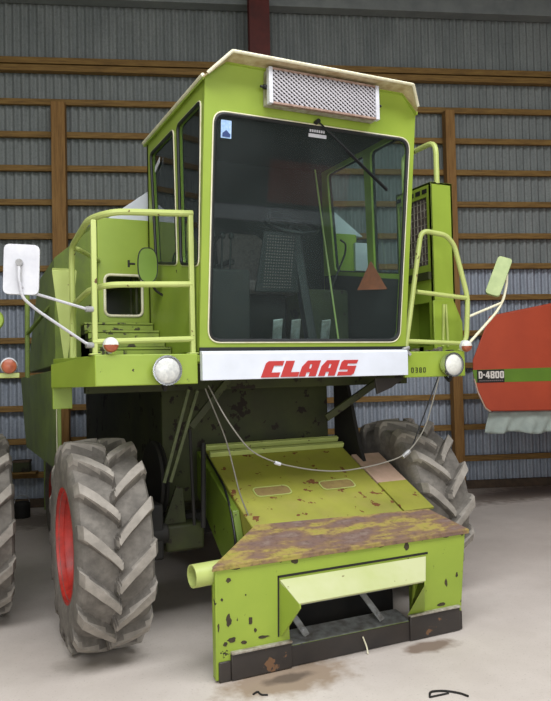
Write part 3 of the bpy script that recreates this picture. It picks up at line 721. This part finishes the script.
# --- mirrors
def slab(w, h, t, r, M4):
    m = MB(); pts = rrect([(-w/2, -h/2), (w/2, -h/2), (w/2, h/2), (-w/2, h/2)], r)
    m.panel(pts, [], lambda u, v: M4 @ V(u, 0, v), (M4.to_3x3() @ V(0, t, 0))); return m
M4 = Matrix.Translation(V(.418, 4.14, 2.402)) @ Matrix.Rotation(math.radians(-12), 4, 'Z') @ Matrix.Rotation(math.radians(2), 4, 'Y')
mir = slab(.19, .28, .03, .035, M4).build('mirror', 'white', H, bevel=.01)
m = MB(); m.obox(M4 @ V(-.01, -.012, .05), M4 @ V(-.005, -.012, -.07), .02, .014, (0, 1, 0)); m.cyl(M4 @ V(-.01, -.03, .035), M4 @ V(-.01, .0, .035), .02, seg=10); m.build('mirror_clamp', 'steel', mir)
m = MB(); m.tube([M4 @ V(-.01, -.02, .05), M4 @ V(-.01, -.024, -.09), (.47, 4.18, 2.28), (.80, 4.28, 2.20)], .0085, .05); m.build('mirror_arm', 'white', mir)
m = MB(); m.tube([M4 @ V(-.006, -.02, -.07), (.418, 4.13, 2.245), (.50, 4.17, 2.18), (.79, 4.27, 1.995), (.83, 4.28, 1.985)], .0085, .06); m.build('mirror_arm', 'white', mir)
for z in (2.20, 1.985):
    m = MB(); m.cyl((.79, 4.277, z), (.835, 4.283, z), .018, seg=10); m.build('mirror_socket', 'steel', mir)
M4 = Matrix.Translation(V(4.03, 4.30, 2.525)) @ Matrix.Rotation(math.radians(27), 4, 'Y') @ Matrix.Rotation(math.radians(-42), 4, 'Z')
mir = slab(.115, .34, .03, .03, M4).build('mirror', 'mirror_back', H, bevel=.01)
m = MB(); m.tube([(4.07, 4.32, 2.60), (4.125, 4.31, 2.57), (4.12, 4.31, 2.47), (4.07, 4.30, 2.335), (3.99, 4.30, 2.23), (3.70, 4.29, 1.99)], .011, .05); m.build('mirror_arm', 'cream', mir)
m = MB(); m.tube([(4.05, 4.30, 2.31), (3.69, 4.29, 2.19)], .010, .05); m.build('mirror_arm', 'cream', mir)

# --- feeder house
m = MB()
m.panel([(5.30, 1.245), (4.27, .762), (4.15, .60), (4.15, .33), (4.55, .33), (5.30, .82)], [], lambda u, v: V(1.855, u, v), (1.185, 0, 0))
feed = m.build('feeder_house', 'lime_dusty', H, bevel=.008)
SLO = V(0, .9055, .4245)                             # direction up the slope
SN = V(0, -.4245, .9055)
fz = lambda y: .762+(y-4.27)*.4689
def on_slope(x, y, h=0.): return V(x, y, fz(y))+SN*h
for y0, nm in ((5.13, 0), (5.22, 1)):
    m = MB(); m.obox(on_slope(1.86, y0, .022), on_slope(3.04, y0, .022), .035, .04, SN); m.build('cross_slat', 'lime_pale', feed, bevel=.004)
for xa_ in (2.02, 2.56):
    m = MB(); oo = rrect([(xa_, 0), (xa_+.29, 0), (xa_+.29, .12), (xa_, .12)], .045)
    fnp = lambda u, v: on_slope(u, 4.60, .002)+SLO*v
    m.panel(oo, [inset(oo, .008)], fnp, SN*.004); hl = m.build('hand_hole_rim', 'lime_pale', feed)
    m = MB(); m.panel(inset(oo, .008), [], lambda u, v: on_slope(u, 4.60, .001)+SLO*v, SN*.002); m.build('hand_hole_cover', 'cover_brown', feed)
for ya, yb, mt, nm in ((4.62, 5.0, 'pink', 'side_cover'), (4.28, 4.62, 'lime_dusty', 'side_cover')):
    m = MB(); m.prism([on_slope(3.045, ya, -.01), on_slope(3.31, ya, -.01), on_slope(3.31, yb, -.01), on_slope(3.045, yb, -.01)], SN*.018); m.build(nm, mt, feed, bevel=.003)
m = MB(); m.box(3.05, 3.30, 4.3, 4.95, .55, .72); m.build('side_rail', 'dark', feed)
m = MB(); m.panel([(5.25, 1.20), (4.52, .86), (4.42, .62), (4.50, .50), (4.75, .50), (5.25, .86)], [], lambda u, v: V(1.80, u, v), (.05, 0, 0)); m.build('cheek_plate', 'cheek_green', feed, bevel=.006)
m = MB(); m.tube([on_slope(1.84, 5.24, .02), on_slope(1.83, 4.75, .01), on_slope(1.80, 4.55, -.02), (1.785, 4.43, .66), (1.79, 4.52, .48)], .008, .12); m.build('hose', 'black', feed)

# --- header frame: front plate, top sheet, hood, tray
HY = 3.93
hy = lambda z: HY-(z-.0)*.045
fh = lambda u, v: V(u, hy(v), v)
op = [(1.925, .13), (2.83, .13), (2.86, .50), (1.90, .50)]
m = MB(); m.panel([(1.44, .012), (3.235, .012), (3.275, .672), (1.437, .672)], [op], fh, (0, .025, 0))
m.panel([(1.44, .012), (1.437, .672), (1.855, .752), (1.855, .05)], [], lambda u, v: V(u, 3.95+(u-1.44)*.84-.0, v), (.02, -.0, 0))
m.panel([(3.255, .012), (3.27, .672), (3.05, .752), (3.05, .05)], [], lambda u, v: V(u, 3.95+(3.27-u)*1.3, v), (-.02, 0, 0))
m.box(1.445, 1.475, 3.93, 3.99, .012, .66)
head = m.build('header_frame', 'lime_front', H, bevel=.004)
m = MB(); m.prism([(1.415, hy(.68)-.012, .672), (3.30, hy(.68)-.012, .672), (3.29, 4.05, .70), (3.22, 4.23, .765), (1.87, 4.30, .787)], (0, 0, .013)); m.prism([(1.415, hy(.68)-.012, .672), (3.30, hy(.68)-.012, .672), (3.30, hy(.65)-.012, .655), (1.415, hy(.65)-.012, .655)], (0, .006, 0)); m.build('top_sheet', 'rust_top', head, bevel=.002)
# hood over the opening
m = MB()
A0, A1 = V(1.852, hy(.545)-.003, .545), V(2.94, hy(.545)-.003, .545)
B0, B1 = V(1.905, 3.755, .435), V(2.822, 3.755, .435)
t = V(0, .012, -.014)
m.loft([[A0, B0, B0+t, A0+V(0, .0, -.02)], [A1, B1, B1+t, A1+V(0, 0, -.02)]])
m.build('hood', 'hood_paint', head, bevel=.003)
C0, C1 = V(1.862, hy(.2)-.002, .20), V(2.80, hy(.18)-.002, .17)
for q, (a_, b_, c_, d_) in enumerate(((A0, B0, C0, 1), (A1, B1, C1, -1))):
    m = MB(); m.prism([a_+V(0, 0, -.004), b_+V(0, 0, -.004), b_+V(0, .0, -.03), c_, a_+V(0, 0, -.02) if False else V(a_.x, hy(.2)-.002, .20 if q == 0 else .17)], (d_*.012, 0, 0)); m.build('hood_cheek', 'lime', head, bevel=.002)
m = MB(); m.panel([(1.838, .556), (2.955, .556), (2.955, .570), (1.838, .570)], [], lambda u, v: V(u, hy(v)-.003, v), (0, .004, 0)); m.panel([(1.838, .20), (1.848, .20), (1.848, .57), (1.838, .57)], [], lambda u, v: V(u, hy(v)-.003, v), (0, .004, 0)); m.build('seam', 'dark', head, smooth=0)
# black lower band
m = MB(); m.box(1.53, 1.925, HY-.026, HY-.001, .004, .155); m.box(1.455, 1.53, HY-.018, HY-.001, .004, .12); l1 = m.build('skid_block', 'black_worn', head, bevel=.006)
m = MB(); m.box(1.53, 1.925, HY-.036, HY-.002, .155, .170); m.build('skid_edge', 'edge', l1, bevel=.003)
m = MB(); m.box(2.80, 3.215, HY-.026, HY-.001, .004, .16); m.box(3.215, 3.24, HY-.018, HY-.001, .004, .13); l2 = m.build('skid_block', 'black_worn', head, bevel=.006)
m = MB(); m.box(2.80, 3.215, HY-.036, HY-.002, .16, .174); m.build('skid_edge', 'edge', l2, bevel=.003)
m = MB(); m.box(1.90, 2.82, HY-.012, HY+.03, .004, .128); m.build('lower_lip', 'black_worn', head, bevel=.004)
m = MB(); m.prism([(1.92, HY-.005, .122), (2.82, HY-.005, .122), (2.82, 4.10, .15), (1.92, 4.10, .15)], (0, 0, .008)); m.build('tray', 'steel', head, bevel=.002)
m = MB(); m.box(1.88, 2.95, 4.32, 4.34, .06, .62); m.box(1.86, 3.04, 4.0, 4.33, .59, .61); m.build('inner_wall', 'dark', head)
m = MB(); m.cyl((1.87, 4.10, .315), (3.03, 4.10, .315), .017, seg=14); m.build('shaft', 'steel', head)
for x in (2.04, 2.60):
    m = MB(); m.obox((x-.06, 4.12, .33), (x+.02, 3.965, .155), .045, .008, (0, -.6, .8)); m.cyl((x+.0, 3.985, .185), (x+.0, 3.975, .20), .011, seg=10); m.build('slide_bar', 'steel', head)
m = MB(); m.pipe((1.325, 3.99, .618), (1.62, 4.02, .618), .068, .008); m.build('tube_end', 'lime_pale', head)
for px_, pz_, pw_, ph_ in [(1.518,0.591,0.02,0.016),(1.519,0.354,0.019,0.042),(1.658,0.33,0.016,0.028),(1.689,0.266,0.011,0.014),(1.541,0.234,0.03,0.018),(1.74,0.216,0.04,0.012),(1.958,0.642,0.03,0.022),(2.782,0.63,0.024,0.026),(3.111,0.339,0.012,0.03),(3.202,0.38,0.01,0.02),(2.934,0.306,0.012,0.016),(3.071,0.197,0.045,0.012),(1.617,0.209,0.02,0.012),(1.497,0.219,0.014,0.016),(1.563,0.655,0.035,0.01),(1.857,0.655,0.012,0.008),(2.315,0.655,0.02,0.008),(2.579,0.655,0.03,0.007),(3.106,0.655,0.03,0.009),(3.244,0.655,0.014,0.014),(1.478,0.482,0.008,0.01),(1.629,0.487,0.005,0.006),(2.063,0.655,0.012,0.006),(1.456,0.324,0.006,0.03)]:
    pts = [(px_+pw_*random.uniform(.6, 1.15)*math.cos(2*PI*k/11), pz_+ph_*random.uniform(.6, 1.15)*math.sin(2*PI*k/11)) for k in range(11)]
    m = MB(); m.panel(pts, [], lambda u, v: V(u, hy(v)-.0022, v), (0, .003, 0)); m.build('paint_chip', 'chip_brown', head, smooth=0)

# --- drooping cable across the feeder
m = MB()
m.tube([(1.60, 4.40, 1.72), (1.66, 4.24, 1.50), (1.81, 4.22, 1.29), (2.0, 4.22, 1.20), (2.245, 4.22, 1.137), (2.477, 4.22, 1.107), (2.762, 4.22, 1.126), (3.03, 4.22, 1.178), (3.203, 4.22, 1.352), (3.363, 4.24, 1.735)], .0048, .12, 8)
cb = m.build('cable', 'cable', H)
m = MB(); m.cyl((1.985, 4.22, 1.207), (2.025, 4.22, 1.192), .012, seg=10); m.build('cable_clip', 'white', cb)
m = MB(); m.cyl((3.0, 4.22, 1.168), (3.06, 4.22, 1.21), .016, seg=10); m.build('cable_plug', 'steel', cb)
m = MB(); m.tube([(3.10, 4.23, 1.25), (3.36, 4.25, 1.735)], .005, .05, 6); m.build('cable_wire', 'black', cb)
m = MB(); m.tube([(1.62, 4.52, 1.70), (1.75, 4.48, 1.35), (1.83, 4.45, .97), (1.885, 4.43, .82)], .005, .1, 6); m.build('cable_wire', 'cable', cb)

# ------------------------------------------------------------------ harvester at the left edge
G = thing('combine_harvester', 'neighbouring harvester cut off by the left edge, only lugged tyre, lamp and rail showing', 'harvester', (-.9, 6.0, 0))
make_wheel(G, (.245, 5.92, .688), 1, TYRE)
m = MB(); m.box(-2.1, .02, 5.6, 8.2, 1.1, 2.6); m.build('body', 'lime', G, bevel=.02)
m = MB(); m.cyl((-2.0, 5.98, .70), (.02, 5.98, .70), .1); m.box(-1.0, -.8, 5.9, 6.1, .7, 1.15); m.build('axle', 'dark', G)
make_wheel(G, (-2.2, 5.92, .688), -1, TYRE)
m = MB(); m.box(-2.2, .505, 5.20, 5.60, 1.80, 1.835); m.build('platform', 'lime_pale', G, bevel=.004)
m = MB(); m.lathe((.434, 5.18, 1.885), (0, -1, 0), [(-.04, .02), (-.02, .05), (.01, .056), (.02, .05), (.03, .0)], 24); m.cyl((.434, 5.2, 1.83), (.434, 5.2, 1.88), .012); sg = m.build('turn_signal', 'white', G)
m = MB(); m.lathe((.434, 5.155, 1.88), (0, -1, 0), [(-.005, .051), (.012, .045), (.024, .02), (.026, 0)], 24); m.build('amber_lens', 'amber', sg)
m = MB(); m.lathe((.335, 5.3, 2.205), (0, -1, 0), [(0, .02), (.01, .075), (.03, .08), (.05, .07), (.055, 0)], 24); m.tube([(.335, 5.3, 2.13), (.33, 5.32, 1.83)], .012); m.build('lamp', 'lime', G)

# ------------------------------------------------------------------ orange-red harvester at the right
O = thing('combine_harvester', 'orange-red harvester tail with green stripe and black badge behind the right mirror', 'harvester', (5.9, 6.8, 0), WA)
local(O)
out = [(0, 1.89), (0, 1.70), (.06, 1.50), (.15, 1.30), (.21, 1.255), (4.2, 1.20), (4.2, 2.75), (2.2, 2.75), (1.063, 2.585), (.235, 2.435)]
m = MB(); m.panel(out, [], lambda u, v: V(u, 0, v), (1.15, 1.35, 0)); hood = m.build('rear_hood', 'orange', O, bevel=.02)
m = MB(); m.panel([(.003, 1.77), (4.2, 1.805), (4.2, 1.60), (.028, 1.615)], [], lambda u, v: V(u, -.003, v), (0, .006, 0)); m.build('side_stripe', 'stripe', hood, smooth=0)
m = MB(); m.tube([(.02, -.004, 1.66), (.06, -.004, 1.50), (.15, -.004, 1.30), (.21, -.004, 1.258)], .010, .02, 8); m.build('hood_edge', 'pink', hood)
m = MB(); m.panel([(.055, 1.612), (.405, 1.612), (.405, 1.768), (.055, 1.768)], [], lambda u, v: V(u, -.006, v), (0, .004, 0)); bd = m.build('badge', 'badge', O, smooth=0)
# badge lettering D-4800
BL = {'D': ([(0,0),(.75,0),(1,.2),(1,.8),(.75,1),(0,1)], [[(.36,.2),(.62,.2),(.66,.3),(.66,.7),(.62,.8),(.36,.8)]]),
      '-': ([(0,.4),(1,.4),(1,.62),(0,.62)], []),
      '4': ([(.5,0),(.85,0),(.85,.2),(1,.2),(1,.42),(.85,.42),(.85,1),(.45,1),(0,.42),(0,.2),(.5,.2)], [[(.28,.42),(.5,.42),(.5,.74)]]),
      '8': ([(.1,0),(.9,0),(1,.1),(1,.42),(.9,.52),(1,.62),(1,.9),(.9,1),(.1,1),(0,.9),(0,.62),(.1,.52),(0,.42),(0,.1)], [[(.36,.18),(.64,.18),(.64,.42),(.36,.42)], [(.36,.62),(.64,.62),(.64,.84),(.36,.84)]]),
      '0': ([(.15,0),(.85,0),(1,.15),(1,.85),(.85,1),(.15,1),(0,.85),(0,.15)], [[(.37,.2),(.63,.2),(.63,.8),(.37,.8)]])}
x = .075
for ch, w_, adv in (('D', .05, .058), ('-', .022, .03), ('4', .056, .064), ('8', .052, .060), ('0', .052, .060), ('0', .052, .06)):
    m = MB(); o_, h_ = BL[ch]; m.panel(o_, h_, lambda u, v, x=x, w_=w_: V(x+u*w_, -.0065, 1.662+v*.088), (0, -.003, 0)); m.build('letter', 'badge_text', bd, smooth=0); x += adv
m = MB()
for k in range(12): m.panel([(.08+k*.026, 1.628), (.10+k*.026, 1.628), (.10+k*.026, 1.642), (.08+k*.026, 1.642)], [], lambda u, v: V(u, -.0065, v), (0, -.002, 0))
m.build('fine_print', 'seat', bd, smooth=0)
m = MB(); m.box(2.75, 5.2, .15, 1.25, .9, 2.6); m.build('body', 'orange', O, bevel=.02)
for yy in (.0, 1.35):
    m = MB(); m.lathe((3.4, yy, .55), (0, 1, 0), [(-.13, .3), (-.15, .4), (-.13, .5), (0, .55), (.13, .5), (.15, .4), (.13, .3)], 40, wrap=True); w = m.build('wheel', 'tyre', O)
    m = MB(); m.lathe((3.4, yy, .55), (0, 1, 0), [(-.12, .31), (-.03, .28), (-.03, .04), (.03, .04), (.03, .28), (.12, .31), (.12, .285), (.04, .25), (-.04, .25), (-.12, .285)], 36, wrap=True); m.build('rim', 'cream', w)
m = MB(); m.cyl((3.4, 0, .55), (3.4, 1.35, .55), .07); m.box(3.2, 3.6, .5, .85, .5, .95); m.build('axle', 'dark', O)
# separate grey tarpaulin hanging out below it
m = MB(); rows = []
for j in range(9):
    v = j/8; row = []
    for i in range(61):
        u = i/60; xx = (.235-.06*v)+u*1.9
        wob = .035*math.sin(u*34+1.3*math.sin(u*9))*v+.02*math.sin(u*71+v*3)*v
        zz = 1.245-.01*u-(.255+.015*math.sin(u*23)+.05*u)*v
        row.append(V(xx, .10+wob, zz))
    rows.append(row)
m.loft(rows, closed=False)
tp = m.build('tarpaulin', 'tarp', O, smooth=60)
md = tp.modifiers.new('thick', 'SOLIDIFY'); md.thickness = .006

# ------------------------------------------------------------------ odds and ends
def at_wall(s, d): return W0+WT*s+WN*d
m = MB(); p = at_wall(-2.03, -.20); m.lathe((.955, 9.72, 0), (0, 0, 1), [(0, .095), (.02, .10), (.17, .105), (.20, .085), (.20, .0)], 28)
b = m.build('bucket', 'dark', root=(.955, 9.72, 0)); tag(b, 'small dark bucket on the floor by the back wall, behind the left tyres', 'bucket')
m = MB(); m.tube([(.86, 9.72, .19), (.88, 9.72, .26), (.955, 9.72, .29), (1.03, 9.72, .26), (1.05, 9.72, .19)], .006, .05, 6); m.build('handle', 'steel', b)
cw = wp(-2.35, -.14, .492)
m = MB(); m.box(-.11, .11, -.07, .07, 0, .13)
cr = m.build('crate', 'lime_worn_shade', bevel=.006); cr.location = wp(-2.35, -.19, .515); cr.rotation_euler = (0, 0, WA); local(cr)
tag(cr, 'small grimy green box sitting on the lowest wall rail at far left', 'box')
m = MB(); m.box(-.115, .115, -.075, .075, .13, .16); m.build('lid', 'wood_dark', cr, bevel=.004)
m = MB(); m.box(-.2, .2, -.09, .075, -.022, 0); sh = m.build('shelf_board', 'wood'); sh.location = wp(-2.35, -.19, .515); sh.rotation_euler = (0, 0, WA); tag(sh, 'short board under the small green box at the wall', 'shelf')
m = MB(); pz = at_wall(-2.08, -.16); m.tube([(pz.x, pz.y-.20, 0.012), (pz.x+.02, pz.y-.02, .95)], .016); st_ = m.build('pole', 'green_dark', root=(pz.x, pz.y-.20, 0)); tag(st_, 'thin dark green stick leaning against the wall beside the small box', 'stick')
m = MB(); m.tube([(2.41, 3.20, .006), (2.45, 3.255, .006), (2.53, 3.225, .006), (2.585, 3.16, .006), (2.60, 3.11, .006)], .006, .04, 6); m.tube([(2.41, 3.20, .006), (2.53, 3.19, .006)], .005, .04, 6)
wr = m.build('wire_piece', 'dark', root=(2.5, 3.2, 0)); tag(wr, 'bent dark wire lying on the floor at the bottom right front', 'wire')
m = MB(); m.tube([(1.57, 3.69, .006), (1.61, 3.715, .006), (1.605, 3.665, .006), (1.64, 3.645, .006)], .005, .03, 6)
wr = m.build('wire_piece', 'dark', root=(1.6, 3.68, 0)); tag(wr, 'tiny hooked wire on the floor in front of the header frame left corner', 'wire')
m = MB(); m.tube([(2.44, 3.865, .004), (2.445, 3.885, .04), (2.43, 3.905, .10)], .005, .02, 6); sw = m.build('straw', 'cream', root=(2.44, 3.865, 0)); tag(sw, 'pale straw stalk poking from the black header opening to the floor', 'straw')

for o in bpy.data.objects:
    if '_org' in o: del o['_org']

# ------------------------------------------------------------------ light
Wd = bpy.data.worlds.new('overcast'); S.world = Wd; Wd.use_nodes = True
bg = Wd.node_tree.nodes['Background']; bg.inputs[0].default_value = (.80, .90, 1.0, 1); bg.inputs[1].default_value = 1.0
def area(name, loc, rot, sx, sy, power, col):
    l = bpy.data.lights.new(name, 'AREA'); l.shape = 'RECTANGLE'; l.size = sx; l.size_y = sy; l.energy = power; l.color = col
    o = bpy.data.objects.new(name, l); COL.objects.link(o); o.location = loc; o.rotation_euler = rot; return o
area('door_daylight', (-.9, -3.9, 3.3), (math.radians(82), 0, 0), 8.4, 4.2, 330, (1, .985, .95))
area('skylight_strip', (.5, .6, ROOF-.06), (0, 0, 0), 12, 3.0, 1150, (.97, .985, 1))

# ------------------------------------------------------------------ camera
f, cxp, cyp = 708., 275.5, 350.5
roll, pitch, yaw = math.atan(.0227), math.atan(21.5/708), math.atan(337/708)
Fv = V(math.sin(yaw)*math.cos(pitch), math.cos(yaw)*math.cos(pitch), math.sin(pitch))
R0 = V(math.cos(yaw), -math.sin(yaw), 0); U0 = R0.cross(Fv)
Rv = R0*math.cos(roll)-U0*math.sin(roll); Uv = R0*math.sin(roll)+U0*math.cos(roll)
cd = bpy.data.cameras.new('camera'); cam = bpy.data.objects.new('camera', cd); COL.objects.link(cam)
cam.matrix_world = Matrix(((Rv.x, Uv.x, -Fv.x, 0), (Rv.y, Uv.y, -Fv.y, 0), (Rv.z, Uv.z, -Fv.z, 1.8), (0, 0, 0, 1)))
cd.sensor_fit = 'HORIZONTAL'; cd.sensor_width = 36; cd.lens = f/551*36; cd.clip_start = .05
S.camera = cam
S.view_settings.view_transform = 'Standard'; S.view_settings.look = 'None'; S.view_settings.gamma = 1; S.view_settings.exposure = -.05
S.view_settings.use_curve_mapping = False
S.cycles.use_denoising = True
S.cycles.max_bounces = 8; S.cycles.transparent_max_bounces = 16; S.cycles.caustics_reflective = False; S.cycles.caustics_refractive = False
